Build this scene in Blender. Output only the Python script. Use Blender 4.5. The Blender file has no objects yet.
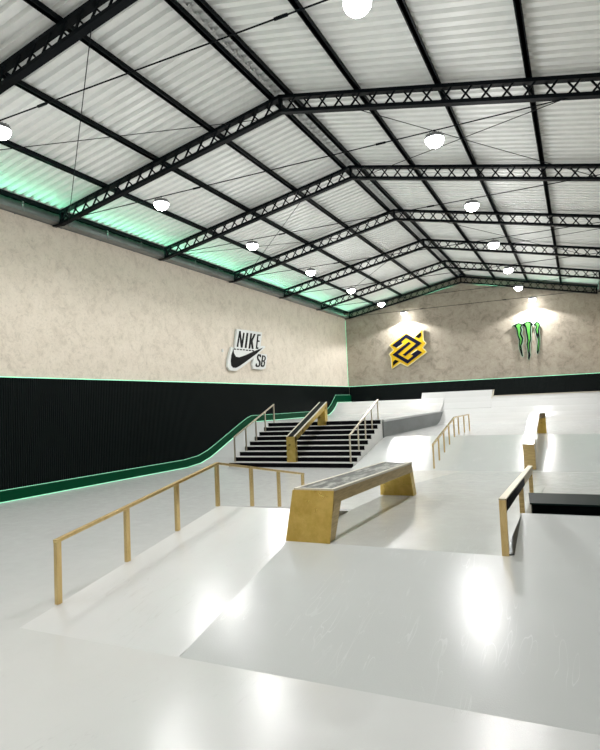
import bpy, bmesh, math, random
from mathutils import Vector, Matrix
random.seed(7)
S = bpy.context.scene
C = S.collection
S.view_settings.view_transform = 'Standard'
S.view_settings.look = 'None'
S.view_settings.gamma = 1
S.view_settings.exposure = -0.27

# ------------------------------------------------------------------ helpers
def tag(o, label=None, cat=None, group=None, kind=None):
    if label: o['label'] = label
    if cat: o['category'] = cat
    if group: o['group'] = group
    if kind: o['kind'] = kind
    return o

def empty(name, loc, label, cat, group=None):
    o = bpy.data.objects.new(name, None)
    C.objects.link(o)
    o.location = loc
    o.empty_display_size = .1
    return tag(o, label, cat, group)

def link(name, bm, m, parent=None, bevel=0, smooth=False):
    bmesh.ops.recalc_face_normals(bm, faces=bm.faces)
    me = bpy.data.meshes.new(name)
    bm.to_mesh(me); bm.free()
    o = bpy.data.objects.new(name, me)
    C.objects.link(o)
    me.materials.append(m)
    if smooth:
        for p in me.polygons: p.use_smooth = True
    if parent:
        o.parent = parent
        o.matrix_parent_inverse = Matrix.Translation(-Vector(parent.location))
    if bevel:
        b = o.modifiers.new('bevel', 'BEVEL'); b.width = bevel; b.segments = 2
        b.limit_method = 'ANGLE'; b.angle_limit = .6
    return o

def box(bm, x0, x1, y0, y1, z0, z1):
    v = [bm.verts.new((x, y, z)) for x in (x0, x1) for y in (y0, y1) for z in (z0, z1)]
    for f in ((0,1,3,2),(4,6,7,5),(0,4,5,1),(2,3,7,6),(0,2,6,4),(1,5,7,3)):
        bm.faces.new([v[i] for i in f])

def hexa(bm, bot, top):
    """solid from a lower and an upper ring of points"""
    a = [bm.verts.new(p) for p in bot]; b = [bm.verts.new(p) for p in top]
    n = len(a)
    bm.faces.new(a[::-1]); bm.faces.new(b)
    for i in range(n):
        j = (i+1) % n
        bm.faces.new((a[i], a[j], b[j], b[i]))

def prism_x(bm, prof, x0, x1):
    """profile in (y, z) pushed along x"""
    hexa(bm, [(x0, y, z) for y, z in prof], [(x1, y, z) for y, z in prof])

def bar(bm, p, q, w, h, up=(0, 0, 1)):
    """rectangular bar from p to q, w sideways and h along up"""
    p = Vector(p); q = Vector(q); d = (q-p).normalized(); up = Vector(up)
    if abs(d.dot(up)) > .98: up = Vector((0, 1, 0))
    s = d.cross(up).normalized(); u = s.cross(d).normalized()
    r = [s*w/2+u*h/2, -s*w/2+u*h/2, -s*w/2-u*h/2, s*w/2-u*h/2]
    hexa(bm, [p+k for k in r], [q+k for k in r])

def tube(bm, p, q, r, n=8):
    p = Vector(p); q = Vector(q); d = (q-p).normalized()
    up = Vector((0, 0, 1)) if abs(d.z) < .9 else Vector((0, 1, 0))
    s = d.cross(up).normalized(); u = s.cross(d)
    k = [s*math.cos(t*2*math.pi/n)*r+u*math.sin(t*2*math.pi/n)*r for t in range(n)]
    hexa(bm, [p+c for c in k], [q+c for c in k])

def lathe(bm, prof, n=24):
    rings = []
    for r, z in prof:
        rings.append([bm.verts.new((r*math.cos(2*math.pi*i/n), r*math.sin(2*math.pi*i/n), z)) for i in range(n)])
    for a, b in zip(rings, rings[1:]):
        for i in range(n):
            j = (i+1) % n
            bm.faces.new((a[i], a[j], b[j], b[i]))
    bm.faces.new(rings[0][::-1]); bm.faces.new(rings[-1])

def NB(): return bmesh.new()

# ------------------------------------------------------------------ materials
def mat(name, col, rough=.5, metal=0, noise=None, bump=None, rvar=None, coat=0, emit=None, spec=.5):
    """noise=(scale, colour2, lo, hi, stretch)  bump=(scale, strength)  rvar=(scale, lo, hi)"""
    m = bpy.data.materials.new(name); m.use_nodes = True
    N = m.node_tree.nodes; L = m.node_tree.links
    b = N['Principled BSDF']
    b.inputs['Base Color'].default_value = (*col, 1)
    b.inputs['Roughness'].default_value = rough
    b.inputs['Metallic'].default_value = metal
    b.inputs['Specular IOR Level'].default_value = spec
    b.inputs['Coat Weight'].default_value = coat
    tc = N.new('ShaderNodeTexCoord')
    if noise:
        mp = N.new('ShaderNodeMapping'); L.new(tc.outputs['Object'], mp.inputs[0])
        if len(noise) > 4: mp.inputs['Scale'].default_value = noise[4]
        n = N.new('ShaderNodeTexNoise'); n.inputs['Scale'].default_value = noise[0]
        n.inputs['Detail'].default_value = 6; n.inputs['Roughness'].default_value = .65
        L.new(mp.outputs[0], n.inputs['Vector'])
        r = N.new('ShaderNodeValToRGB')
        r.color_ramp.elements[0].position = noise[2]; r.color_ramp.elements[0].color = (*col, 1)
        r.color_ramp.elements[1].position = noise[3]; r.color_ramp.elements[1].color = (*noise[1], 1)
        L.new(n.outputs['Fac'], r.inputs[0]); L.new(r.outputs[0], b.inputs['Base Color'])
    if bump:
        n = N.new('ShaderNodeTexNoise'); n.inputs['Scale'].default_value = bump[0]; n.inputs['Detail'].default_value = 4
        L.new(tc.outputs['Object'], n.inputs['Vector'])
        u = N.new('ShaderNodeBump'); u.inputs['Strength'].default_value = bump[1]; u.inputs['Distance'].default_value = .02
        L.new(n.outputs['Fac'], u.inputs['Height']); L.new(u.outputs[0], b.inputs['Normal'])
    if rvar:
        n = N.new('ShaderNodeTexNoise'); n.inputs['Scale'].default_value = rvar[0]; n.inputs['Detail'].default_value = 5
        L.new(tc.outputs['Object'], n.inputs['Vector'])
        k = N.new('ShaderNodeMapRange'); k.inputs[1].default_value = .3; k.inputs[2].default_value = .7
        k.inputs[3].default_value = rvar[1]; k.inputs[4].default_value = rvar[2]
        L.new(n.outputs['Fac'], k.inputs[0]); L.new(k.outputs[0], b.inputs['Roughness'])
    if emit:
        b.inputs['Emission Color'].default_value = (*emit[0], 1)
        b.inputs['Emission Strength'].default_value = emit[1]
    return m

def scuffed(name, col, scuff, amount=.5, rough=(.22, .42), tile=None):
    """painted skate surface: soft blotches, thin scratches and roughness wear"""
    m = bpy.data.materials.new(name); m.use_nodes = True
    N = m.node_tree.nodes; L = m.node_tree.links
    b = N['Principled BSDF']
    tc = N.new('ShaderNodeTexCoord')
    n1 = N.new('ShaderNodeTexNoise'); n1.inputs['Scale'].default_value = .7; n1.inputs['Detail'].default_value = 8
    n1.inputs['Roughness'].default_value = .6
    L.new(tc.outputs['Object'], n1.inputs['Vector'])
    r1 = N.new('ShaderNodeValToRGB')
    r1.color_ramp.elements[0].position = .25; r1.color_ramp.elements[0].color = (*[c*.955 for c in col], 1)
    r1.color_ramp.elements[1].position = .65; r1.color_ramp.elements[1].color = (*col, 1)
    L.new(n1.outputs['Fac'], r1.inputs[0])
    # scratches: thin iso-lines of stretched, turned noise
    facs = []
    for ang, sx, sy, w in ((.5, 9, 1.1, .006), (-.8, 7, .9, .005), (1.45, 11, 1.4, .006)):
        mp = N.new('ShaderNodeMapping'); mp.inputs['Rotation'].default_value = (0, 0, ang)
        mp.inputs['Scale'].default_value = (sx, sy, sy)
        L.new(tc.outputs['Object'], mp.inputs[0])
        n = N.new('ShaderNodeTexNoise'); n.inputs['Scale'].default_value = 1.0; n.inputs['Detail'].default_value = 1
        L.new(mp.outputs[0], n.inputs['Vector'])
        s = N.new('ShaderNodeMath'); s.operation = 'SUBTRACT'; s.inputs[1].default_value = .62
        a = N.new('ShaderNodeMath'); a.operation = 'ABSOLUTE'
        l = N.new('ShaderNodeMath'); l.operation = 'LESS_THAN'; l.inputs[1].default_value = w
        L.new(n.outputs['Fac'], s.inputs[0]); L.new(s.outputs[0], a.inputs[0]); L.new(a.outputs[0], l.inputs[0])
        facs.append(l)
    mx = N.new('ShaderNodeMath'); mx.operation = 'MAXIMUM'
    L.new(facs[0].outputs[0], mx.inputs[0]); L.new(facs[1].outputs[0], mx.inputs[1])
    mx2 = N.new('ShaderNodeMath'); mx2.operation = 'MAXIMUM'
    L.new(mx.outputs[0], mx2.inputs[0]); L.new(facs[2].outputs[0], mx2.inputs[1])
    n4 = N.new('ShaderNodeTexNoise'); n4.inputs['Scale'].default_value = 1.3
    L.new(tc.outputs['Object'], n4.inputs['Vector'])
    k4 = N.new('ShaderNodeMapRange'); k4.inputs[1].default_value = .5; k4.inputs[2].default_value = .65; k4.inputs[4].default_value = amount
    L.new(n4.outputs['Fac'], k4.inputs[0])
    mu = N.new('ShaderNodeMath'); mu.operation = 'MULTIPLY'
    L.new(mx2.outputs[0], mu.inputs[0]); L.new(k4.outputs[0], mu.inputs[1])
    mix = N.new('ShaderNodeMix'); mix.data_type = 'RGBA'
    L.new(mu.outputs[0], mix.inputs[0]); L.new(r1.outputs[0], mix.inputs[6]); mix.inputs[7].default_value = (*scuff, 1)
    L.new(mix.outputs[2], b.inputs['Base Color'])
    n5 = N.new('ShaderNodeTexNoise'); n5.inputs['Scale'].default_value = 5; n5.inputs['Detail'].default_value = 8; n5.inputs['Roughness'].default_value = .6
    L.new(tc.outputs['Object'], n5.inputs['Vector'])
    k5 = N.new('ShaderNodeMapRange'); k5.inputs[1].default_value = .25; k5.inputs[2].default_value = .75
    k5.inputs[3].default_value = rough[0]; k5.inputs[4].default_value = rough[1]
    L.new(n5.outputs['Fac'], k5.inputs[0]); L.new(k5.outputs[0], b.inputs['Roughness'])
    # fine orange-peel of the roller paint
    n6 = N.new('ShaderNodeTexNoise'); n6.inputs['Scale'].default_value = 90; n6.inputs['Detail'].default_value = 2
    L.new(tc.outputs['Object'], n6.inputs['Vector'])
    u = N.new('ShaderNodeBump'); u.inputs['Strength'].default_value = .22; u.inputs['Distance'].default_value = .004
    L.new(n6.outputs['Fac'], u.inputs['Height'])
    n7 = N.new('ShaderNodeTexNoise'); n7.inputs['Scale'].default_value = 1.6
    L.new(tc.outputs['Object'], n7.inputs['Vector'])
    u2 = N.new('ShaderNodeBump'); u2.inputs['Strength'].default_value = .2; u2.inputs['Distance'].default_value = .02
    L.new(n7.outputs['Fac'], u2.inputs['Height']); L.new(u.outputs[0], u2.inputs['Normal'])
    L.new(u2.outputs[0], b.inputs['Normal'])
    return m

def concrete(name, c1, c2, c3):
    m = bpy.data.materials.new(name); m.use_nodes = True
    N = m.node_tree.nodes; L = m.node_tree.links
    b = N['Principled BSDF']; b.inputs['Roughness'].default_value = .85
    tc = N.new('ShaderNodeTexCoord')
    n = N.new('ShaderNodeTexNoise'); n.inputs['Scale'].default_value = 2.2; n.inputs['Detail'].default_value = 10
    n.inputs['Roughness'].default_value = .75; n.inputs['Distortion'].default_value = .6
    L.new(tc.outputs['Object'], n.inputs['Vector'])
    r = N.new('ShaderNodeValToRGB')
    r.color_ramp.elements[0].position = .36; r.color_ramp.elements[0].color = (*c3, 1)
    r.color_ramp.elements[1].position = .62; r.color_ramp.elements[1].color = (*c1, 1)
    e = r.color_ramp.elements.new(.48); e.color = (*c2, 1)
    L.new(n.outputs['Fac'], r.inputs[0])
    v = N.new('ShaderNodeTexNoise'); v.inputs['Scale'].default_value = 7; v.inputs['Detail'].default_value = 10
    v.inputs['Roughness'].default_value = .8; v.inputs['Distortion'].default_value = 1.5
    L.new(tc.outputs['Object'], v.inputs['Vector'])
    k = N.new('ShaderNodeMapRange'); k.inputs[1].default_value = .35; k.inputs[2].default_value = .5; k.inputs[3].default_value = .78; k.inputs[4].default_value = 1
    L.new(v.outputs['Fac'], k.inputs[0])
    mix = N.new('ShaderNodeMix'); mix.data_type = 'RGBA'; mix.blend_type = 'MULTIPLY'; mix.inputs[0].default_value = 1
    L.new(r.outputs[0], mix.inputs[6]); L.new(k.outputs[0], mix.inputs[7])
    L.new(mix.outputs[2], b.inputs['Base Color'])
    u = N.new('ShaderNodeBump'); u.inputs['Strength'].default_value = .5; u.inputs['Distance'].default_value = .02
    L.new(v.outputs['Fac'], u.inputs['Height']); L.new(u.outputs[0], b.inputs['Normal'])
    return m

M = {}
M['floor'] = scuffed('grey_epoxy_floor', (.63, .645, .64), (.48, .49, .49), .4, (.15, .26))
M['ramp'] = scuffed('pale_grey_ramp_paint', (.555, .58, .575), (.74, .76, .76), .4, (.15, .26))
M['ramp_w'] = scuffed('white_ramp_paint', (.67, .68, .68), (.55, .55, .54), .4, (.15, .26))
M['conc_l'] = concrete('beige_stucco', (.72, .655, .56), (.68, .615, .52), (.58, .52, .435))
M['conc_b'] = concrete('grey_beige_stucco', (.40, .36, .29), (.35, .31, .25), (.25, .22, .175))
M['clad'] = mat('black_ribbed_cladding', (.004, .007, .007), .42, spec=.12)
M['curb'] = mat('dark_green_curb_paint', (.0, .045, .018), .45, spec=.06)
M['sheet'] = mat('white_corrugated_sheet', (.88, .895, .885), .45, noise=(2.5, (.82, .84, .83), .4, .7, (1, 1, 1)))
M['steel'] = mat('black_painted_steel', (.002, .004, .006), .5, spec=.08)
M['galv'] = mat('galvanised_gutter', (.26, .28, .28), .4, .6, noise=(3, (.16, .17, .17), .4, .7, (1, .3, 1)))
M['brass'] = mat('brushed_brass', (.78, .60, .30), .24, 1.0, noise=(14, (.58, .41, .16), .35, .75, (1, 1, .2)))
M['gold'] = mat('gold_painted_plate', (.72, .53, .17), .30, .95, noise=(5, (.55, .39, .09), .35, .7, (1, 1, 1)), bump=(9, .18), rvar=(6, .25, .42))
M['ply'] = mat('gold_stained_plywood', (.56, .42, .19), .34, .55, noise=(6, (.34, .25, .10), .35, .7, (.5, .6, 7)))
M['champ'] = mat('champagne_steel', (.60, .54, .43), .28, .85)
M['slab'] = mat('worn_dark_granite_top', (.02, .024, .02), .4, noise=(3.2, (.30, .31, .28), .46, .62, (3, .8, 1)), spec=.15)
M['slab_w'] = mat('white_ledge_top', (.75, .76, .73), .15, coat=.4)
M['white'] = mat('white_step_paint', (.60, .61, .60), .4)
M['black'] = mat('black_step_panel', (.002, .002, .003), .6, spec=.05)
M['grey'] = mat('grey_concrete_side', (.12, .135, .135), .5, noise=(2, (.09, .10, .10), .4, .7, (1, .3, 1)))
M['cap'] = mat('light_grey_coping', (.36, .38, .38), .35)
M['dsteel'] = mat('dark_steel_plate', (.10, .11, .11), .28, .7)
M['blacktop'] = mat('black_pad_top', (.004, .012, .011), .5, spec=.06)
M['blackside'] = mat('black_pad_side', (.001, .002, .002), .6, spec=.03)
M['edge'] = mat('pale_coping_strip', (.62, .58, .48), .4)
M['mint'] = mat('mint_led_strip', (.5, .9, .7), .5, emit=((.22, 1.0, .55), 1.0))
M['mint_floor'] = mat('mint_led_floor_strip', (.5, .9, .7), .5, emit=((.22, 1.0, .55), .6))
M['mint_up'] = mat('green_led_roof_strip', (.5, .9, .7), .5, emit=((.06, 1.0, .42), 3))
M['lens'] = mat('lamp_lens', (.9, .9, .9), .3, emit=((1, .985, .96), 60))
M['house'] = mat('lamp_housing', (.25, .26, .27), .4, .6)
M['s_white'] = mat('sign_white', (.66, .68, .67), .5)
M['s_black'] = mat('sign_black', (.003, .004, .005), .5, spec=.08)
M['s_yel'] = mat('sign_yellow', (.62, .40, .015), .6, spec=.12)
M['s_pale'] = mat('sign_pale_yellow', (.72, .64, .34), .6, spec=.12)
M['s_navy'] = mat('sign_navy', (.002, .003, .018), .6, spec=.12)
M['s_green'] = mat('sign_green', (.08, .34, .06), .6, spec=.12)
M['s_mint'] = mat('sign_pale_green', (.36, .55, .4), .5)

# ------------------------------------------------------------------ dimensions
XL, XR, YB, YF = -13.75, 1.66, 36.1, -7.0
XRG, ZRG, SL, SR = -6.03, 9.23, .2, .215          # ridge and slopes
TY = [7.385, 12.164, 16.942, 21.721, 26.5, 31.278, 35.92]
def zb(x): return ZRG-(SL*(XRG-x) if x < XRG else SR*(x-XRG))
LED = 3.26
def struct(name, bm, m, **k):
    return tag(link(name, bm, m, **k), kind='structure')

# ------------------------------------------------------------------ shell
b = NB(); box(b, XL, XR, YF, YB, -.12, 0); struct('floor', b, M['floor'])
b = NB(); box(b, XL-.25, XL, YF-.2, YB+.25, -.1, 7.82); struct('wall_left', b, M['conc_l'])
b = NB(); box(b, XR, XR+.25, YF-.2, YB+.25, -.1, 7.9); struct('wall_right', b, M['conc_l'])
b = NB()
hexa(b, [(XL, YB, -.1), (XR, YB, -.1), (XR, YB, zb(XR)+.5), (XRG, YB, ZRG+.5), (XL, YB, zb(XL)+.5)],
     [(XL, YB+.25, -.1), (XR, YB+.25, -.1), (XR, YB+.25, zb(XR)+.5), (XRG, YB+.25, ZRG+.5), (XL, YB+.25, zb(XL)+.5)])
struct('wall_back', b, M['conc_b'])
b = NB()
hexa(b, [(XL, YF-.2, -.1), (XR, YF-.2, -.1), (XR, YF-.2, zb(XR)+.5), (XRG, YF-.2, ZRG+.5), (XL, YF-.2, zb(XL)+.5)],
     [(XL, YF, -.1), (XR, YF, -.1), (XR, YF, zb(XR)+.5), (XRG, YF, ZRG+.5), (XL, YF, zb(XL)+.5)])
struct('wall_front', b, M['conc_l'])

# upper eave strips closing the gap between wall heads and roof sheets
b = NB(); box(b, XL-.25, XL-.05, YF, YB, 7.82, 8.35); struct('trim_1', b, M['galv'])
b = NB(); box(b, XR+.05, XR+.25, YF, YB, 7.9, 8.2); struct('trim_2', b, M['galv'])

# ribbed black cladding (ribs run upright)
def ribbed(along0, along1, fn, pitch=.07, d=.025):
    bm = NB(); prof = []
    a = along0
    while a < along1:
        prof += [(a, 0), (a+pitch*.55, 0), (a+pitch*.6, d), (a+pitch*.95, d)]
        a += pitch
    lo = [bm.verts.new(fn(p, q, 0)) for p, q in prof]
    hi = [bm.verts.new(fn(p, q, LED)) for p, q in prof]
    for i in range(len(prof)-1):
        bm.faces.new((lo[i], lo[i+1], hi[i+1], hi[i]))
    e = [bm.verts.new(fn(prof[-1][0], -.05, z)) for z in (0, LED)]
    s = [bm.verts.new(fn(prof[0][0], -.05, z)) for z in (0, LED)]
    bm.faces.new([s[1]]+hi+[e[1]])
    bm.faces.new((s[0], e[0], e[1], s[1]))
    return bm
struct('trim_3', ribbed(YF, YB-.06, lambda a, d, z: (XL+.055+d, a, z)), M['clad'])
struct('trim_4', ribbed(XL+.1, XR-.06, lambda a, d, z: (a, YB-.055-d, z)), M['clad'])
struct('trim_5', ribbed(YF, YB-.06, lambda a, d, z: (XR-.055-d, a, z)), M['clad'])

# corrugated roof sheets with trapezoid ribs running down the slope
def roof(x0, x1):
    bm = NB(); P = .27; rows = []
    y = YF-.1
    while y < YB+.2:
        rows += [(y, 0), (y+.135, 0), (y+.15, .085), (y+.25, .085)]
        y += P
    g = []
    for x in (x0, x1):
        z = zb(x)+.555
        g.append([bm.verts.new((x, yy, z+h)) for yy, h in rows])
    g2 = []
    for x in (x0, x1):
        z = zb(x)+.555
        g2.append([bm.verts.new((x, yy, z+h+.006)) for yy, h in rows])
    n = len(rows)
    for i in range(n-1):
        bm.faces.new((g[0][i], g[0][i+1], g[1][i+1], g[1][i]))
        bm.faces.new((g2[0][i], g2[1][i], g2[1][i+1], g2[0][i+1]))
        bm.faces.new((g[1][i], g[1][i+1], g2[1][i+1], g2[1][i]))
    return bm
struct('ceiling', roof(XRG-.14, XL-.3), M['sheet'])
struct('ceiling', roof(XRG+.14, XR+.3), M['sheet'])
b = NB()
prof = []
y = YF-.1
ya = []
while y < YB+.2:
    ya += [(y, 0), (y+.135, 0), (y+.15, .085), (y+.25, .085)]; y += .27
cols = []
for x, dz in ((XRG-.3, .06), (XRG, .09), (XRG+.3, .06)):
    cols.append([b.verts.new((x, yy, zb(x)+.56+dz+h*.7)) for yy, h in ya])
for c0, c1 in zip(cols, cols[1:]):
    for i in range(len(ya)-1): b.faces.new((c0[i], c0[i+1], c1[i+1], c1[i]))
struct('trim_6', b, M['sheet'])

# gutters on the wall heads: open steel troughs
def gutter(name, x0, x1, label):
    bm = NB()
    box(bm, x0, x1, YF, YB-.2, 7.83, 7.85)
    box(bm, x1-.015, x1, YF, YB-.2, 7.85, 8.06 if x0 > 0 else 7.93)
    box(bm, x0, x0+.015, YF, YB-.2, 7.85, 8.06 if x0 < 0 else 7.93)
    for k in range(28):
        yy = TY[0]-14+k*1.59
        if YF < yy < YB-.3:
            box(bm, x0-.012, x0+.0, yy-.02, yy+.02, 7.80, 8.10); box(bm, x1, x1+.012, yy-.02, yy+.02, 7.80, 8.10)
    return tag(link(name, bm, M['galv']), label, 'gutter')
gutter('roof_gutter', XL+.02, XL+.34, 'galvanised gutter running along the head of the long beige wall')
gutter('roof_gutter', XR-.34, XR-.02, 'galvanised gutter along the right eave beside the near end of the roof')

# LED strips
def led(name, pts, r, m, label):
    bm = NB()
    for p, q in zip(pts, pts[1:]): bar(bm, p, q, r, r)
    return tag(link(name, bm, m), label, 'LED strip')
led('led_strip', [(XL+.03, YF, LED+.012), (XL+.03, YB-.04, LED+.012)], .022, M['mint'], 'mint green LED strip along the top of the black cladding, left wall')
led('led_strip', [(XL+.04, YB-.03, LED+.012), (XR-.04, YB-.03, LED+.012)], .022, M['mint'], 'mint green LED strip along the top of the black cladding on the back wall')
led('led_strip', [(XL+.02, YB-.02, LED+.03), (XL+.02, YB-.02, 7.7)], .013, M['mint'], 'upright green LED strip in the far corner of the beige walls')
led('led_strip', [(XL+.18, YF+.2, 7.90), (XL+.18, YB-.3, 7.90)], .03, M['mint_up'], 'green LED strip lying in the left gutter and lighting the roof sheets')

def strip_light(loc, dirv, sx, sy, e):
    L = bpy.data.lights.new('led_light', 'AREA'); L.shape = 'RECTANGLE'; L.size = sx; L.size_y = sy; L.energy = e; L.color = (.24, 1, .58)
    o = bpy.data.objects.new('led_light', L); C.objects.link(o); o.location = loc
    z = -Vector(dirv[0]).normalized(); x = Vector(dirv[1]).normalized(); y = z.cross(x)
    o.matrix_world = Matrix(((x.x, y.x, z.x, loc[0]), (x.y, y.y, z.y, loc[1]), (x.z, y.z, z.z, loc[2]), (0, 0, 0, 1)))
strip_light((XL+.24, 14.5, 7.925), ((1, 0, .45), (0, 1, 0)), 42.5, .05, 240)
strip_light(((XL+XRG)/2, YB-.10, zb((XL+XRG)/2)+.08), ((0, -1, .6), (1, 0, SL)), 7.2, .05, 25)
strip_light(((XR+XRG)/2, YB-.10, zb((XR+XRG)/2)+.08), ((0, -1, .6), (1, 0, -SR)), 7.2, .05, 25)

# ------------------------------------------------------------------ roof steel
def make_truss(Y, label):
    t = empty('roof_truss', (XRG, Y, ZRG), label, 'roof truss', None)
    xs = (XL+.36, XRG, XR-.36)
    def ch(dz, w, h):
        bm = NB()
        for x0, x1 in ((xs[0], xs[1]+.02), (xs[1]-.02, xs[2])):
            bar(bm, (x0, Y, zb(x0)+dz), (x1, Y, zb(x1)+dz), w, h)
        return bm
    link('bottom_chord', ch(.035, .16, .075), M['steel'], t)
    link('top_chord', ch(.385, .16, .08), M['steel'], t)
    for x0, x1, sgn in ((xs[0], xs[1]-.1, 1), (xs[1]+.1, xs[2], 1)):
        bm = NB()
        n = int(round((x1-x0)/.40)); st = (x1-x0)/n
        for i in range(n):
            a = x0+i*st+.08; c = x0+(i+1)*st-.08
            bar(bm, (a, Y-.05, zb(a)+.05), (c, Y-.05, zb(c)+.36), .034, .034, (0, 1, 0))
            bar(bm, (a, Y+.05, zb(a)+.36), (c, Y+.05, zb(c)+.05), .034, .034, (0, 1, 0))
        link('lattice', bm, M['steel'], t)
    for x in (xs[0]+.03, XRG, xs[2]-.03):
        bm = NB(); bar(bm, (x, Y, zb(x)+.0), (x, Y, zb(x)+.42), .06, .12, (0, 1, 0))
        link('end_post', bm, M['steel'], t)
    for x in (XL+.02, XR-.36):
        bm = NB(); z = zb(x)
        box(bm, x+.05, x+.34, Y-.07, Y+.07, 7.76, 7.80)
        link('bearing_plate', bm, M['steel'], t)
    bm = NB(); tube(bm, (XL+.3, Y, 7.9), (XR-.3, Y, 7.9), .013, 6)
    link('tie_rod', bm, M['steel'], t)
    for x in (-8.55, -3.6):
        bm = NB(); tube(bm, (x-.11, Y, 7.9), (x+.11, Y, 7.9), .026, 8)
        link('turnbuckle', bm, M['steel'], t)
    return t
ordn = ['nearest roof truss, crossing the top left corner of the view', 'second black lattice roof truss from the camera, the one with the largest visible apex',
        'third black lattice roof truss from the camera', 'fourth black lattice roof truss from the camera', 'fifth black lattice roof truss from the camera',
        'sixth black lattice roof truss, last one clear of the back wall', 'black lattice roof truss set right against the back wall']
for Y, l in zip(TY, ordn): make_truss(Y, l)

PX = [(-13.55, 'left eave purlin just above the gutter of the long beige wall'), (-11.65, 'third purlin down the left roof slope, above the green glow'),
      (-9.83, 'second purlin down the left roof slope'), (-8.03, 'first purlin down the left slope beside the ridge'),
      (-6.26, 'left purlin of the close pair along the ridge'), (-5.80, 'right purlin of the close pair along the ridge'),
      (-4.08, 'first purlin down the right slope beside the ridge'), (-2.28, 'second purlin down the right roof slope'),
      (-.50, 'third purlin down the right roof slope'), (1.4, 'right eave purlin outside the near right edge')]
for x, l in PX:
    bm = NB(); z = zb(x)
    box(bm, x-.035, x+.035, YF+.02, YB-.02, z+.425, z+.548)
    box(bm, x-.06, x+.06, YF+.02, YB-.02, z+.425, z+.44)
    tag(link('roof_purlin', bm, M['steel']), 'long black steel '+l, 'purlin')

def rod(p, q, label):
    bm = NB(); tube(bm, p, q, .009, 6)
    d = (Vector(q)-Vector(p)); m_ = Vector(p)+d*.45
    tag(link('brace_rod', bm, M['steel']), label, 'brace rod')
def nd(x, k): return (x, TY[k], zb(x)-.01)
rod(nd(-7.3, 0), nd(-13.1, 1), 'thin brace rod hanging nearly upright in the near left roof bay')
rod(nd(-13.0, 0), nd(-6.3, 1), 'thin brace rod meeting the apex of the second truss from the left')
rod(nd(-4.1, 1), nd(1.1, 2), 'thin brace rod falling to the right between the second and third trusses')
rod(nd(.1, 1), nd(-5.9, 2), 'thin brace rod rising from the third truss apex to the second truss on the right')
rod(nd(-7.8, 2), nd(-12.9, 3), 'thin brace rod between the third and fourth trusses at the left eave')
rod(nd(-12.9, 2), nd(-7.8, 3), 'thin brace rod crossing up to the fourth truss on the left slope')
rod(nd(-4.1, 3), nd(1.1, 4), 'thin brace rod on the right slope behind the fourth truss falling right')
rod(nd(1.1, 3), nd(-4.1, 4), 'thin brace rod on the right slope behind the fourth truss rising right')
rod(nd(-7.8, 4), nd(-12.9, 5), 'thin brace rod in the far left bay before the back wall')

# ------------------------------------------------------------------ lamps
POWER = 330
def copy_thing(o, loc):
    n = o.copy(); C.objects.link(n); n.location = loc
    for ch in o.children:
        c = ch.copy(); C.objects.link(c); c.parent = n
    return n
def make_lamp():
    t = empty('hanging_lamp', (0, 0, 0), 'x', 'lamp')
    bm = NB(); lathe(bm, [(.03, .13), (.09, .125), (.10, .075), (.19, .06), (.205, .03), (.205, .0), (.19, -.005)], 28)
    link('housing', bm, M['house'], t)
    bm = NB()
    for i in range(16):
        a = i*math.pi/8
        bar(bm, (.10*math.cos(a), .10*math.sin(a), .09), (.18*math.cos(a), .18*math.sin(a), .075), .008, .04)
    link('heat_sink', bm, M['house'], t)
    bm = NB(); lathe(bm, [(.195, -.006), (.19, -.05), (.165, -.10), (.12, -.145), (.06, -.17), (.01, -.176)], 28)
    link('lens', bm, M['lens'], t, smooth=True)
    bm = NB(); tube(bm, (0, 0, .125), (0, 0, .19), .006, 6)
    tube(bm, (-.02, 0, .19), (.02, 0, .19), .018, 8)
    link('hook', bm, M['steel'], t)
    return t
proto = make_lamp()
LXL, LXR, LZ = -9.70, -2.42, 7.71
dist = ['nearest', 'second', 'third', 'fourth', 'fifth', 'sixth', 'seventh and farthest']
spots = []
first = True
for row, lx, side in ((0, LXL, 'left'), (1, LXR, 'right')):
    for k, Y in enumerate(TY):
        yy = Y if k < 6 else 35.56
        xx = lx if k < 6 else (lx+.12 if row == 0 else lx+.38)
        loc = (xx, yy, LZ)
        t = proto if first else copy_thing(proto, loc)
        t.location = loc; first = False
        t['label'] = 'round hanging lamp, %s one in the %s row%s' % (dist[k], side, ', close to the back wall' if k == 6 else ' counted from the camera')
        t['group'] = 'hanging lamps of the %s row' % side
        spots.append((loc, k))
    for Y in (2.6, -2.2):
        spots.append(((lx, Y, LZ), -1))
for (x, y, z), k in spots:
    if k == -1:
        t = copy_thing(proto, (x, y, z)); t['label'] = 'round hanging lamp behind the camera position, over the %s at %s' % ('left side' if x < -6 else 'right side', 'front wall' if y < 0 else 'foreground')
        t['group'] = 'hanging lamps behind the view'
        bm = NB(); tube(bm, (0, 0, .19), (0, 0, zb(x)+.43-z), .008, 6)
        o = link('suspension_rod', bm, M['steel'], None); o.parent = t
    L = bpy.data.lights.new('lamp_light', 'SPOT'); L.energy = POWER if k != 6 else POWER*2.4
    L.spot_size = math.radians(172 if k != 6 else 150); L.spot_blend = .5 if k != 6 else .2; L.shadow_soft_size = .09; L.color = (1, .99, .98)
    o = bpy.data.objects.new('lamp_light', L); C.objects.link(o); o.location = (x, y, z-.36)
    L = bpy.data.lights.new('lamp_glow', 'POINT'); L.energy = 50 if k != 6 else 12
    L.shadow_soft_size = .15; L.color = (1, .99, .98)
    o = bpy.data.objects.new('lamp_glow', L); C.objects.link(o); o.location = (x, y, z-.36)

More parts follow.
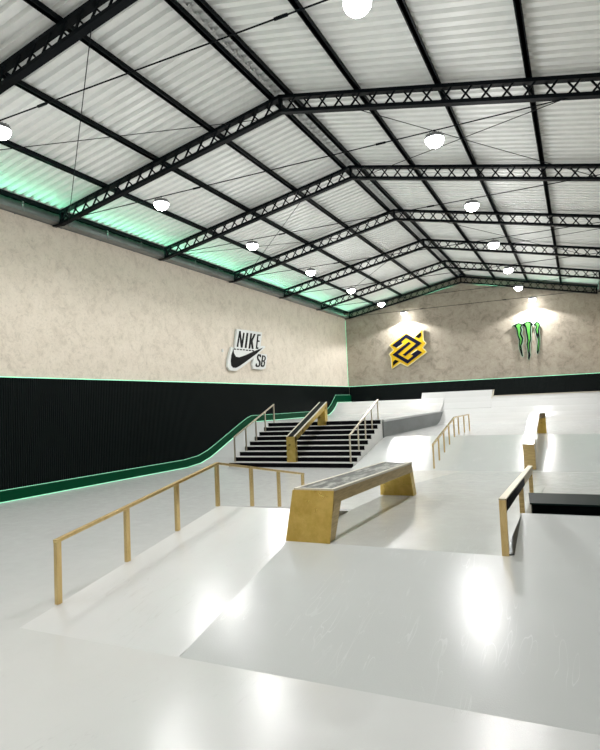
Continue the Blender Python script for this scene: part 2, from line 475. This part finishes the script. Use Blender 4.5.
# ------------------------------------------------------------------ funbox in the foreground
b = NB()
prism_x(b, [(4.25, .0), (8.0, .612), (11.35, .0)], -5.40, -3.352)
tag(link('bank_ramp', b, M['ramp_w']), 'low pale wedge ramp under the kinked brass rail, left of the dark joint', 'ramp')
b = NB()
SB = .2425
prism_x(b, [(4.25, 0), (6.44, (6.44-4.25)*SB), (9, .505), (10.6, .47), (12.5, .385), (17.95, .0)], -3.34, -.70)
prism_x(b, [(4.25, 0), (7.47, (7.47-4.25)*SB), (7.52, .781), (7.55, .50), (9, .50), (12.5, .385), (17.95, 0)], -.70, XR-.09)
wedge = tag(link('funbox', b, M['ramp']), 'wide pale grey funbox facing the camera, with the gold ledge and black box on it', 'ramp')
b = NB()
A, B_, C_, D_ = (-.80, 6.46, .536), (-.70, 6.50, .548), (-.70, 7.50, .781), (-.775, 8.95, .512)
vs = [b.verts.new(p) for p in (A, B_, C_, D_, (-.70, 8.95, .50), (-.70, 6.5, .5))]
b.faces.new((vs[0], vs[1], vs[2], vs[3])); b.faces.new((vs[3], vs[2], vs[4]))
b.faces.new((vs[0], vs[3], vs[4], vs[5])); b.faces.new((vs[0], vs[5], vs[1])); b.faces.new((vs[1], vs[5], vs[4], vs[2]))
link('cheek_plate', b, M['dsteel'], wedge)

# black box on the right
t = empty('manual_pad', (.3, 8.1, .5), 'low black box lying across the deck behind the right-hand wedge', 'box')
b = NB(); hexa(b, *[[(-.60, 7.76, z), (XR-.1, 7.76, z), (XR-.1, 8.52, z), (-.67, 8.52, z)] for z in (.51, .845)]); link('body', b, M['blackside'], t)
b = NB(); hexa(b, *[[(-.620, 7.74, z), (XR-.09, 7.74, z), (XR-.09, 8.55, z), (-.695, 8.55, z)] for z in (.846, .868)]); link('top_sheet', b, M['blacktop'], t, bevel=.004)

# gold ledge on the funbox
t = empty('gold_ledge', (-3.0, 8.4, .52), 'long gold box ledge with flared ends and worn dark top, on the funbox', 'ledge')
x0, x1 = -3.29, -2.755
def zt(y): return 1.155-(y-6.57)*.017
def zg(y): return .53-(y-6.44)*.0098
b = NB()
box_t = [(x0, 6.57, zt(6.57)-.016), (x1, 6.57, zt(6.57)-.016), (x1, 10.22, zt(10.22)-.016), (x0, 10.22, zt(10.22)-.016)]
box_b = [(x0-.012, 6.545, zt(6.57)-.17), (x1+.012, 6.545, zt(6.57)-.17), (x1+.012, 10.25, zt(10.22)-.17), (x0-.012, 10.25, zt(10.22)-.17)]
hexa(b, box_b, box_t); link('beam', b, M['ply'], t, bevel=.004)
def ledge_leg(ya, yb, yc, yd, m, fx=0):
    bm = NB()   # ya..yb at the foot, yc..yd under the beam
    hexa(bm, [(x0-.08, ya, zg(ya)), (x1-.045+fx, ya, zg(ya)), (x1-.045+fx, yb, zg(yb)), (x0-.08, yb, zg(yb))],
         [(x0-.012, yc, zt(yc)-.17), (x1+.01, yc, zt(yc)-.17), (x1+.01, yd, zt(yd)-.17), (x0-.012, yd, zt(yd)-.17)])
    return link('leg', bm, m, t, bevel=.004)
ledge_leg(6.445, 6.66, 6.548, 6.78, M['ply'])
ledge_leg(10.24, 10.45, 10.05, 10.25, M['gold'], .05)
b = NB()
hexa(b, [(-3.365, 6.428, .53), (-2.775, 6.428, .53), (-2.775, 6.443, .53), (-3.365, 6.443, .53)],
     [(-3.302, 6.545, 1.14), (-2.745, 6.545, 1.14), (-2.745, 6.562, 1.14), (-3.302, 6.562, 1.14)])
link('front_plate', b, M['gold'], t)
b = NB()
hexa(b, [(x0+.045, 6.60, zt(6.6)-.014), (x1-.03, 6.60, zt(6.6)-.014), (x1-.03, 10.2, zt(10.2)-.014), (x0+.045, 10.2, zt(10.2)-.014)],
     [(x0+.045, 6.60, zt(6.6)+.002), (x1-.03, 6.60, zt(6.6)+.002), (x1-.03, 10.2, zt(10.2)+.002), (x0+.045, 10.2, zt(10.2)+.002)])
link('top_slab', b, M['slab'], t)
b = NB()
for x in (x0+.02, x1-.012): bar(b, (x, 6.56, zt(6.56)-.008), (x, 10.22, zt(10.22)-.008), .045, .03)
bar(b, (x0, 6.575, zt(6.57)-.008), (x1, 6.575, zt(6.57)-.008), .04, .03)
link('coping', b, M['edge'], t)

# kinked brass rail
def rail(label, pts, posts, w, h, m, pw, ph, name='grind_rail', cat='rail', foot=True):
    t = empty(name, (pts[0][0], pts[0][1], posts[0][2]), label, cat)
    bm = NB()
    for p, q in zip(pts, pts[1:]):
        d = (Vector(q)-Vector(p)).normalized()*.0
        bar(bm, Vector(p)-Vector((0, 0, h/2)), Vector(q)-Vector((0, 0, h/2)), w, h)
    link('rail_bar', bm, m, t, bevel=.004)
    for x, y, z0, z1 in posts:
        bm = NB(); box(bm, x-pw/2, x+pw/2, y-ph/2, y+ph/2, z0, z1)
        link('post', bm, m, t, bevel=.004)
    return t
XK = -5.40
def kz(y): return (y-4.25)*.1632 if y < 8 else .612-(y-8)*.1827
def kt(y): return .800+(y-4.72)*.1583 if y < 8.0 else 1.319-(y-8.0)*.178
rail('long kinked brass rail with seven posts running up and over the low wedge at left',
     [(XK, 4.72, kt(4.72)), (XK, 8.0, kt(8.0)), (XK, 11.24, kt(11.24))],
     [(XK+.001, y, kz(y)-.0, kt(y)-.03) for y in (4.755, 5.87, 6.92, 7.98, 9.07, 10.11, 11.20)], .06, .04, M['brass'], .05, .07)
# the rail's posts at the left stand on the wedge edge

# flat bar bench rail on the funbox edge
t = empty('bench_rail', (-.816, 6.48, .53), 'short brass flat-bar rail on three posts beside the dark steel cheek of the wedge', 'rail')
b = NB()
def bt(y): return 1.121-(y-6.5)*.0425
hexa(b, [(-0.821, 6.45, bt(6.45)-.135), (-0.751, 6.45, bt(6.45)-.135), (-0.751, 11.42, bt(11.42)-.135), (-0.821, 11.42, bt(11.42)-.135)],
     [(-0.821, 6.45, bt(6.45)-.012), (-0.751, 6.45, bt(6.45)-.012), (-0.751, 11.42, bt(11.42)-.012), (-0.821, 11.42, bt(11.42)-.012)])
link('beam', b, M['ply'], t)
b = NB(); bar(b, (-0.786, 6.44, bt(6.44)-.005), (-0.786, 11.43, bt(11.43)-.005), .078, .014); link('top_strip', b, M['champ'], t)
b = NB()
hexa(b, [(-0.750, 6.52, bt(6.5)-.13), (-0.745, 6.52, bt(6.5)-.13), (-0.745, 9.2, bt(9.2)-.13), (-0.750, 9.2, bt(9.2)-.13)],
     [(-0.750, 6.52, bt(6.5)-.02), (-0.745, 6.52, bt(6.5)-.02), (-0.745, 9.2, bt(9.2)-.02), (-0.750, 9.2, bt(9.2)-.02)])
link('side_strip', b, M['s_black'], t)
b = NB(); box(b, -.822, -.750, 6.435, 6.449, .528, bt(6.44)-.012); link('front_plate', b, M['brass'], t)
for y, z in ((6.485, .53), (9.0, .505), (11.36, .436)):
    b = NB(); box(b, -0.819, -0.753, y-.035, y+.035, z-.004, bt(y)-.13); link('post', b, M['ply'] if y > 7 else M['brass'], t)

t.rotation_euler.z = .017
# ------------------------------------------------------------------ staircase, decks and banks
SX0, SX1, SY, RZ, TR = -11.92, -6.93, 18.42, 1.5/9, .395
t = empty('staircase', ((SX0+SX1)/2, SY, 0), 'broad staircase of nine black-faced white steps up to the upper deck', 'staircase')
prof = [(SY, 0)]
for i in range(9):
    prof += [(SY+i*TR, (i+1)*RZ), (SY+(i+1)*TR, (i+1)*RZ)]
prof[-1] = (SY+8*TR+.12, 1.5)
prof.append((SY+8*TR+.12, 0))
b = NB()
a0 = [b.verts.new((SX0, y, z)) for y, z in prof]; a1 = [b.verts.new((SX1, y, z)) for y, z in prof]
b.faces.new(a0[::-1]); b.faces.new(a1)
for i in range(len(prof)): 
    j = (i+1) % len(prof); b.faces.new((a0[i], a0[j], a1[j], a1[i]))
link('steps', b, M['white'], t)
for i in range(9):
    b = NB(); box(b, SX0+.02, SX1-.03, SY+i*TR-.006, SY+i*TR-.0005, i*RZ+.005, (i+1)*RZ-.016)
    link('riser', b, M['black'], t)
DY0, DY1 = SY+8*TR+.125, 32.85
b = NB()
prism_x(b, [(DY0, 0), (DY0, 1.5), (31.7, 1.5), (31.7, 0)], SX0, SX1)
prism_x(b, [(23.0, 0), (23.0, 1.5), (31.7, 1.5), (31.7, 0)], XL+.09, SX0)
tag(link('upper_deck', b, M['ramp_w']), 'raised pale deck at the head of the stairs along the left wall', 'platform')
b = NB()
pr = [(18.2, .0), (18.9, .07), (19.6, .24), (20.3, .50), (21.3, .88), (22.2, 1.22), (22.7, 1.40), (22.995, 1.5), (22.995, 0)]
prism_x(b, pr, XL+.09, SX0-.002)
tag(link('bank_ramp', b, M['ramp_w'], smooth=False), 'narrow curved bank between the stairs and the black ribbed wall', 'ramp')

b = NB(); prism_x(b, [(18.0, 0), (21.85, .82), (21.85, 0)], SX1+.005, XR-.09)
tag(link('bank_ramp', b, M['ramp']), 'wide grey bank between two floor seams, right of the stairs', 'ramp')
b = NB(); prism_x(b, [(21.86, 0), (21.86, .82), (30.8, .82), (30.8, 0)], SX1+.005, XR-.09)
tag(link('lower_deck', b, M['ramp_w']), 'long pale middle deck above the grey bank, before the quarter pipe', 'platform')

# quarter pipe and raised extension
q = [(30.8, .82), (31.25, .86), (31.7, .96), (32.1, 1.11), (32.5, 1.33), (32.9, 1.62), (33.25, 1.95), (33.5, 2.24)]
b = NB(); prism_x(b, [(30.81, 0)]+q+[(YB-.1, 2.24), (YB-.1, 0)], SX1+.005, XR-.09)
qp = tag(link('quarter_pipe', b, M['ramp_w']), 'wide white quarter pipe across the foot of the back wall', 'ramp')
b = NB(); bar(b, (-4.2, 33.5, 2.25), (XR-.1, 33.5, 2.25), .07, .045); link('coping', b, M['edge'], qp)
ql = [(31.71, 1.5), (32.1, 1.54), (32.5, 1.66), (32.9, 1.84), (33.25, 2.05), (33.5, 2.25)]
b = NB(); prism_x(b, [(31.71, 0)]+ql+[(YB-.1, 2.25), (YB-.1, 0)], XL+.09, SX1)
tag(link('quarter_pipe', b, M['ramp_w']), 'low white quarter ramp at the back of the upper deck, left part', 'ramp')
b = NB()
prism_x(b, [(32.88, 1.58)]+[(y-.012, z+.012) for y, z in q[5:7]]+[(33.47, 2.24), (33.72, 2.60), (34.05, 2.60), (34.05, 2.0)], SX1+.006, -4.30)
prism_x(b, [(33.0, 1.87), (33.24, 2.07), (33.47, 2.26), (33.72, 2.60), (34.05, 2.60), (34.05, 2.0)], -8.25, SX1+.006)
tag(link('ramp_extension', b, M['ramp_w'], bevel=.01), 'raised white block standing above the quarter pipe edge, centre back', 'ramp')
b = NB()
hexa(b, [(-4.34, 33.36, 2.1), (-4.28, 33.36, 2.1), (-4.28, 33.7, 2.1), (-4.34, 33.7, 2.1)],
     [(-4.24, 33.60, 2.6), (-4.20, 33.60, 2.6), (-4.20, 33.9, 2.6), (-4.24, 33.9, 2.6)])
link('side_strip', b, M['edge'], bpy.data.objects['ramp_extension'])

# grey side wall of the upper deck, with its sloped coping
t = empty('deck_side_panel', (SX1, 26, 0), 'low grey wall with a lighter cap closing the upper deck, right of the stairs', 'low wall')
b = NB()
hexa(b, [(SX1+.006, DY0, .60), (SX1+.05, DY0, .60), (SX1+.05, 32.7, .83), (SX1+.006, 32.7, .83)],
     [(SX1+.006, DY0, 1.42), (SX1+.05, DY0, 1.42), (SX1+.05, 32.9, 1.50), (SX1+.006, 32.9, 1.50)])
link('panel', b, M['grey'], t)
b = NB()
hexa(b, [(SX1-.28, DY0+.01, 1.5), (SX1+.08, DY0+.01, 1.40), (SX1+.08, 32.85, 1.48), (SX1-.28, 32.0, 1.5)],
     [(SX1-.28, DY0+.01, 1.515), (SX1+.085, DY0+.01, 1.49), (SX1+.085, 32.9, 1.54), (SX1-.28, 32.0, 1.515)])
link('coping', b, M['cap'], t)

# dark green skirting curb along the left wall
path = [(YF+.1, 0), (18.0, 0), (18.9, .07), (19.6, .24), (20.3, .50), (21.3, .88), (22.2, 1.22), (22.7, 1.40), (23.1, 1.5), (31.7, 1.5), (32.1, 1.54), (32.5, 1.66), (32.9, 1.84), (33.25, 2.05), (33.5, 2.25), (YB-.12, 2.25)]
b = NB()
up = [(y, z+(.29 if y < 31.8 else min(.46, .29+(y-31.8)*.12))) for y, z in path]
x0c, x1c = XL+.085, XL+.22
r0 = [[b.verts.new((x, y, z)) for x in (x0c, x1c)] for y, z in path]
r1 = [[b.verts.new((x, y, z)) for x in (x0c, x1c)] for y, z in up]
for i in range(len(path)-1):
    b.faces.new((r0[i][1], r0[i+1][1], r1[i+1][1], r1[i][1]))
    b.faces.new((r1[i][0], r1[i][1], r1[i+1][1], r1[i+1][0]))
    b.faces.new((r0[i][0], r0[i+1][0], r1[i+1][0], r1[i][0]))
    b.faces.new((r0[i][0], r0[i][1], r0[i+1][1], r0[i+1][0]))
b.faces.new((r0[-1][0], r0[-1][1], r1[-1][1], r1[-1][0])); b.faces.new((r0[0][0], r1[0][0], r1[0][1], r0[0][1]))
struct('baseboard_left', b, M['curb'], bevel=.01)
led('led_strip', [(x1c+.012, y, z+.014) for y, z in path], .018, M['mint_floor'], 'thin mint LED strip at the foot of the green curb along the black wall')
led('led_strip', [(x0c+.03, y, z+.012) for y, z in up], .012, M['mint_floor'], 'green LED strip tucked behind the top of the dark curb')

# ------------------------------------------------------------------ stair rails and hubba ledge
def sz(y): return max(0, min(1.5, (math.floor((y-SY)/TR)+1)*RZ)) if y >= SY else 0
def stair_rail(x, label, m1):
    ys = [18.56, 19.41, 20.2, 20.98, 21.76]
    def top(y): return 1.12+(y-18.56)*.362
    t = rail(label, [(x, 18.53, top(18.53)), (x, 21.79, top(21.79))], [(x, y, sz(y), top(y)-.02) for y in ys], .055, .045, m1, .042, .055, 'handrail', 'rail')
    return t
stair_rail(-11.72, 'champagne steel rail with five posts on the left end of the stairs', M['champ'])
stair_rail(-7.10, 'champagne steel rail with five posts on the right end of the stairs', M['champ'])

t = empty('stair_ledge', (-9.38, 18.6, .16), 'gold-sided ledge with black top running down the middle of the stairs', 'ledge')
hx0, hx1 = -9.56, -9.22
y0h, y1h, z0h, z1h = 18.62, 21.60, 1.075, 2.27
b = NB()
hexa(b, [(hx0, y0h, z0h-.2), (hx1, y0h, z0h-.2), (hx1, y1h+.1, z1h-.2), (hx0, y1h+.1, z1h-.2)],
     [(hx0, y0h, z0h-.012), (hx1, y0h, z0h-.012), (hx1, y1h+.1, z1h-.012), (hx0, y1h+.1, z1h-.012)])
link('beam', b, M['gold'], t)
b = NB(); box(b, hx0, hx1, y0h-.01, y0h+.18, RZ, z0h-.012); link('leg', b, M['gold'], t, bevel=.004)
b = NB(); box(b, hx0, hx1, y1h-.16, y1h+.1, 1.334, z1h-.2); link('leg', b, M['gold'], t, bevel=.004)
b = NB()
hexa(b, [(hx0+.05, y0h+.03, z0h-.01), (hx1-.05, y0h+.03, z0h-.01), (hx1-.05, y1h+.08, z1h-.01), (hx0+.05, y1h+.08, z1h-.01)],
     [(hx0+.05, y0h+.03, z0h+.008), (hx1-.05, y0h+.03, z0h+.008), (hx1-.05, y1h+.08, z1h+.008), (hx0+.05, y1h+.08, z1h+.008)])
link('top_sheet', b, M['s_black'], t)
b = NB()
for x in (hx0+.025, hx1-.025): bar(b, (x, y0h, z0h), (x, y1h+.1, z1h), .05, .03)
link('coping', b, M['edge'], t)

# kinked rail up the far bank
def bz(y): return (y-18.0)*.213 if y < 21.85 else .82
XB = -4.19
ys = [18.19, 19.0, 19.85, 20.75, 21.7, 22.6, 23.8, 25.0]
def rt(y): return .80+(y-18.15)*.195 if y < 21.85 else 1.522
rail('kinked brass rail with eight posts climbing the far grey bank onto the middle deck',
     [(XB, 18.15, rt(18.15)), (XB, 21.86, rt(21.849)), (XB, 25.03, 1.522)], [(XB, y, bz(y)-.004, rt(y)-.02) for y in ys], .06, .045, M['brass'], .045, .06)

# white-topped gold ledge up the far bank
t = empty('kinked_ledge', (-1.38, 18.1, 0), 'narrow white-topped gold ledge rising up the far bank at right', 'ledge')
def seg(bm, p, q, w0, w1, z0, z1, th):
    hexa(bm, [(p[0]-w0, p[1], z0-th), (p[0]+w0, p[1], z0-th), (q[0]+w1, q[1], z1-th), (q[0]-w1, q[1], z1-th)],
         [(p[0]-w0, p[1], z0), (p[0]+w0, p[1], z0), (q[0]+w1, q[1], z1), (q[0]-w1, q[1], z1)])
p0, p1, p2 = (-1.395, 18.1), (-1.43, 21.85), (-1.27, 22.7)
b = NB(); seg(b, p0, p1, .158, .158, .77, 1.53, .16); seg(b, p1, p2, .158, .158, 1.53, 1.53, .16); link('beam', b, M['ply'], t)
b = NB(); seg(b, p0, p1, .165, .165, .79, 1.552, .022); seg(b, p1, p2, .165, .165, 1.552, 1.552, .022); link('top_sheet', b, M['slab_w'], t)
b = NB(); box(b, -1.543, -1.227, 18.105, 18.32, .05, .63); link('leg', b, M['ply'], t)
b = NB(); box(b, -1.40, -1.10, 22.48, 22.68, .82, 1.375); link('leg', b, M['gold'], t)

# ------------------------------------------------------------------ signs
NIKE= {'letter_N': [(22.03,4.91),(22.3,5.65),(22.43,5.66),(22.49,5.21),(22.64,5.61),(22.77,5.6),(22.54,4.91),(22.38,4.89),(22.31,5.39),(22.16,4.91)],'letter_I': [(22.72,4.91),(22.94,5.63),(23.1,5.63),(22.88,4.91)],'letter_K': [(23.06,4.9),(23.29,5.64),(23.44,5.65),(23.36,5.36),(23.61,5.64),(23.78,5.65),(23.47,5.29),(23.53,4.91),(23.36,4.91),(23.3,5.18),(23.22,4.91)],'letter_E': [(23.73,4.94),(23.94,5.65),(24.27,5.67),(24.23,5.6),(24.04,5.59),(23.98,5.36),(24.14,5.36),(24.11,5.29),(23.95,5.29),(23.88,5.02),(23.99,5.02),(23.97,4.94)],'swoosh': [(21.75,4.8),(21.79,4.6),(21.94,4.46),(22.22,4.45),(22.77,4.58),(23.55,4.81),(24.46,5.05),(23.77,4.7),(22.83,4.3),(22.23,4.06),(21.91,3.96),(21.66,3.96),(21.52,4.05),(21.5,4.25),(21.57,4.51)],'letter_S': [(24.21,4.7),(23.95,4.7),(23.81,4.58),(23.83,4.44),(24.0,4.31),(23.97,4.18),(23.86,4.14),(23.78,4.17),(23.8,4.24),(23.68,4.24),(23.64,4.12),(23.76,4.07),(23.98,4.09),(24.13,4.2),(24.15,4.35),(23.95,4.5),(23.96,4.6),(24.07,4.63),(24.08,4.56),(24.21,4.56)],'letter_B': [(24.33,4.67),(24.58,4.66),(24.69,4.58),(24.65,4.47),(24.54,4.4),(24.59,4.32),(24.52,4.17),(24.39,4.1),(24.14,4.11)],'hole1': [(24.43,4.61),(24.52,4.59),(24.54,4.53),(24.48,4.44),(24.36,4.42)],'hole2': [(24.34,4.36),(24.44,4.34),(24.45,4.28),(24.39,4.18),(24.28,4.18)],'back': [(21.89,4.79),(22.13,5.72),(22.86,5.75),(24.42,5.78),(24.22,5.11),(24.62,5.14),(24.7,5.09),(24.02,4.74),(24.8,4.74),(24.81,4.54),(24.63,4.04),(24.2,3.97),(23.45,3.98),(23.38,4.15),(23.52,4.47),(22.89,4.2),(22.29,3.95),(21.93,3.83),(21.45,3.83),(21.25,3.99),(21.3,4.28),(21.62,4.88)],'dash0': [(21.81,4.82),(21.97,4.82),(21.95,4.77),(21.78,4.77)],'dash1': [(22.06,4.83),(22.23,4.83),(22.2,4.78),(22.03,4.78)],'dash2': [(22.31,4.83),(22.48,4.83),(22.46,4.78),(22.29,4.78)],'dash3': [(22.57,4.84),(22.75,4.84),(22.72,4.79),(22.55,4.79)],'dash4': [(22.84,4.84),(23.02,4.85),(22.99,4.79),(22.81,4.79)],'dash5': [(23.11,4.85),(23.29,4.85),(23.26,4.8),(23.08,4.79)],'dash6': [(23.38,4.85),(23.57,4.86),(23.54,4.8),(23.35,4.8)]}
BANKL= {'back': [(-10.77,5.79),(-9.6,6.54),(-9.11,6.17),(-8.54,6.65),(-8.5,5.93),(-8.34,5.72),(-8.56,5.45),(-8.33,5.16),(-9.62,4.32),(-10.09,4.57),(-10.67,4.23),(-10.71,5.01),(-10.82,5.21),(-10.51,5.46)],'upper': [(-8.63,5.75),(-9.58,6.41),(-10.57,5.76),(-10.28,5.58),(-9.84,5.83),(-9.96,5.93),(-9.62,6.16),(-9.0,5.74),(-9.89,5.11),(-9.73,5.01)],'lower': [(-10.58,5.16),(-9.61,4.51),(-8.64,5.17),(-8.92,5.34),(-9.35,5.09),(-9.23,4.99),(-9.57,4.76),(-10.2,5.17),(-9.31,5.8),(-9.47,5.9)],'acc1': [(-9.04,6.19),(-8.64,6.46),(-8.65,6.2),(-8.8,6.07)],'acc2': [(-10.16,4.72),(-10.57,4.44),(-10.56,4.7),(-10.4,4.83)],'light1': [(-10.28,5.58),(-9.84,5.83),(-9.8,5.8),(-10.21,5.54)],'light2': [(-8.92,5.34),(-9.35,5.09),(-9.39,5.12),(-8.99,5.38)]}
CLAW= {'o1': [(-3.27,6.29),(-3.06,6.38),(-2.89,6.43),(-2.65,6.33),(-2.76,6.19),(-2.72,6.01),(-2.78,5.8),(-2.69,5.53),(-2.74,5.27),(-2.82,5.1),(-2.76,4.48),(-2.82,4.48),(-2.92,4.89),(-2.94,5.15),(-2.91,5.41),(-2.99,5.73),(-3.03,6.13),(-3.13,6.27)],'g1': [(-3.06,6.31),(-2.89,6.4),(-2.75,6.32),(-2.83,6.18),(-2.8,5.98),(-2.86,5.78),(-2.75,5.51),(-2.8,5.29),(-2.88,5.1),(-2.85,4.75),(-2.89,4.93),(-2.91,5.15),(-2.85,5.41),(-2.94,5.72),(-2.98,6.12)],'o2': [(-2.67,6.36),(-2.39,6.5),(-2.23,6.43),(-2.12,6.3),(-2.17,6.22),(-2.23,6.18),(-2.25,5.75),(-2.25,5.44),(-2.35,5.19),(-2.38,4.67),(-2.35,4.54),(-2.44,4.24),(-2.49,4.33),(-2.46,4.59),(-2.5,4.98),(-2.53,5.16),(-2.46,5.37),(-2.5,5.77),(-2.54,6.17),(-2.67,6.27)],'g2': [(-2.54,6.35),(-2.4,6.45),(-2.25,6.37),(-2.27,6.19),(-2.3,5.75),(-2.3,5.45),(-2.4,5.19),(-2.42,4.71),(-2.45,4.76),(-2.47,5.13),(-2.41,5.37),(-2.44,5.77),(-2.48,6.17)],'o3': [(-2.06,6.3),(-1.91,6.42),(-1.78,6.34),(-1.75,6.16),(-1.82,6.01),(-1.81,5.71),(-1.81,5.36),(-1.84,5.06),(-1.89,4.72),(-1.96,4.55),(-2.0,4.64),(-1.96,4.98),(-1.89,5.37),(-1.98,5.68),(-2.02,5.99),(-1.93,6.16),(-2.06,6.23)],'g3': [(-1.99,6.29),(-1.88,6.37),(-1.79,6.27),(-1.82,6.1),(-1.87,5.97),(-1.87,5.74),(-1.93,5.74),(-1.96,5.98),(-1.9,6.15)],'g4': [(-1.86,5.58),(-1.84,5.32),(-1.88,4.98),(-1.94,4.72),(-1.95,4.77),(-1.91,5.07),(-1.87,5.32)]}
def plate(name, pts, fn, d0, d1, m, parent):
    bm = NB()
    hexa(bm, [fn(a, c, d0) for a, c in pts], [fn(a, c, d1) for a, c in pts])
    o = link(name, bm, m, parent)
    return o
def grow(pts, k):
    n = len(pts); ar = sum(pts[i][0]*pts[(i+1) % n][1]-pts[(i+1) % n][0]*pts[i][1] for i in range(n))
    s = 1 if ar > 0 else -1; out = []
    for i in range(n):
        p, q, r = Vector(pts[i-1]), Vector(pts[i]), Vector(pts[(i+1) % n])
        a = (q-p).normalized(); c = (r-q).normalized()
        nn = Vector((a.y+c.y, -a.x-c.x))*s
        if nn.length < .1: nn = Vector((a.y, -a.x))*s
        nn.normalize(); out.append(tuple(q+nn*k))
    return out
fl = lambda a, c, d: (XL+d, a, c)
fb = lambda a, c, d: (a, YB-d, c)
t = empty('wall_sign', (XL, 23, 4.7), 'black lettered sign with a big swoosh on a white backing, on the long left wall', 'sign')
plate('backing', NIKE['back'], fl, .03, .13, M['s_white'], t)
for k, v in NIKE.items():
    if k == 'back': continue
    if k.startswith('hole'): plate('letter_hole', v, fl, .141, .144, M['s_white'], t)
    elif k.startswith('dash'): plate('small_mark', v, fl, .131, .139, M['s_black'], t)
    else: plate(k.split('_')[0] if k == 'swoosh' else 'letter', v, fl, .131, .14, M['s_black'], t)
b = NB(); box(b, XL, XL+.05, 22.9, 23.1, 4.6, 4.8); link('bracket', b, M['s_black'], t)
b = NB(); box(b, XL, XL+.05, 21.0, 21.08, 4.62, 4.75); tag(link('wall_socket', b, M['s_white']), 'tiny pale box on the beige wall left of the swoosh sign', 'socket')

t = empty('wall_sign', (-9.6, YB, 5.4), 'yellow and navy interlaced diamond emblem mounted on the back wall', 'sign')
plate('backing', BANKL['back'], fb, .05, .16, M['s_pale'], t)
plate('yellow_face', grow(BANKL['back'], -.07), fb, .161, .168, M['s_yel'], t)
for k in ('upper', 'lower'): plate('navy_band', BANKL[k], fb, .169, .18, M['s_navy'], t)
for k in ('acc1', 'acc2'): plate('corner_mark', BANKL[k], fb, .169, .18, M['s_black'], t)
for k in ('light1', 'light2'): plate('light_line', BANKL[k], fb, .169, .182, M['s_pale'], t)
b = NB(); box(b, -9.75, -9.45, YB-.05, YB, 5.2, 5.6); link('bracket', b, M['s_black'], t)

t = empty('wall_sign', (-2.5, YB, 5.5), 'green claw-mark emblem with black outline mounted high on the back wall', 'sign')
for i in '123':
    plate('backing', grow(CLAW['o'+i], .035), fb, .08, .14, M['s_mint'], t)
    plate('claw_outline', grow(CLAW['o'+i], .012), fb, .141, .15, M['s_black'], t)
    plate('claw_fill', grow(CLAW['g'+i], -.012), fb, .151, .16, M['s_green'], t)
plate('claw_fill', CLAW['g4'], fb, .151, .16, M['s_green'], t)
for x in (-2.95, -2.45, -1.95):
    b = NB(); box(b, x-.04, x+.04, YB-.08, YB, 5.9, 6.0); link('bracket', b, M['s_black'], t)

# ------------------------------------------------------------------ camera
cam = bpy.data.cameras.new('camera'); co = bpy.data.objects.new('camera', cam); C.objects.link(co)
R = Vector((0.90036589, 0.4331054, -0.04196384)); U = Vector((0.06013993, -0.02834635, 0.99778739)); F = Vector((-0.43095759, 0.90089744, 0.05156901))
co.matrix_world = Matrix(((R.x, U.x, -F.x, 0), (R.y, U.y, -F.y, 0), (R.z, U.z, -F.z, 2.2), (0, 0, 0, 1)))
cam.sensor_fit = 'HORIZONTAL'; cam.sensor_width = 36; cam.lens = 36*578.444/600
cam.clip_start = .05; cam.clip_end = 200
S.camera = co
w = bpy.data.worlds.new('world'); S.world = w; w.use_nodes = True
w.node_tree.nodes['Background'].inputs[0].default_value = (.02, .025, .03, 1)
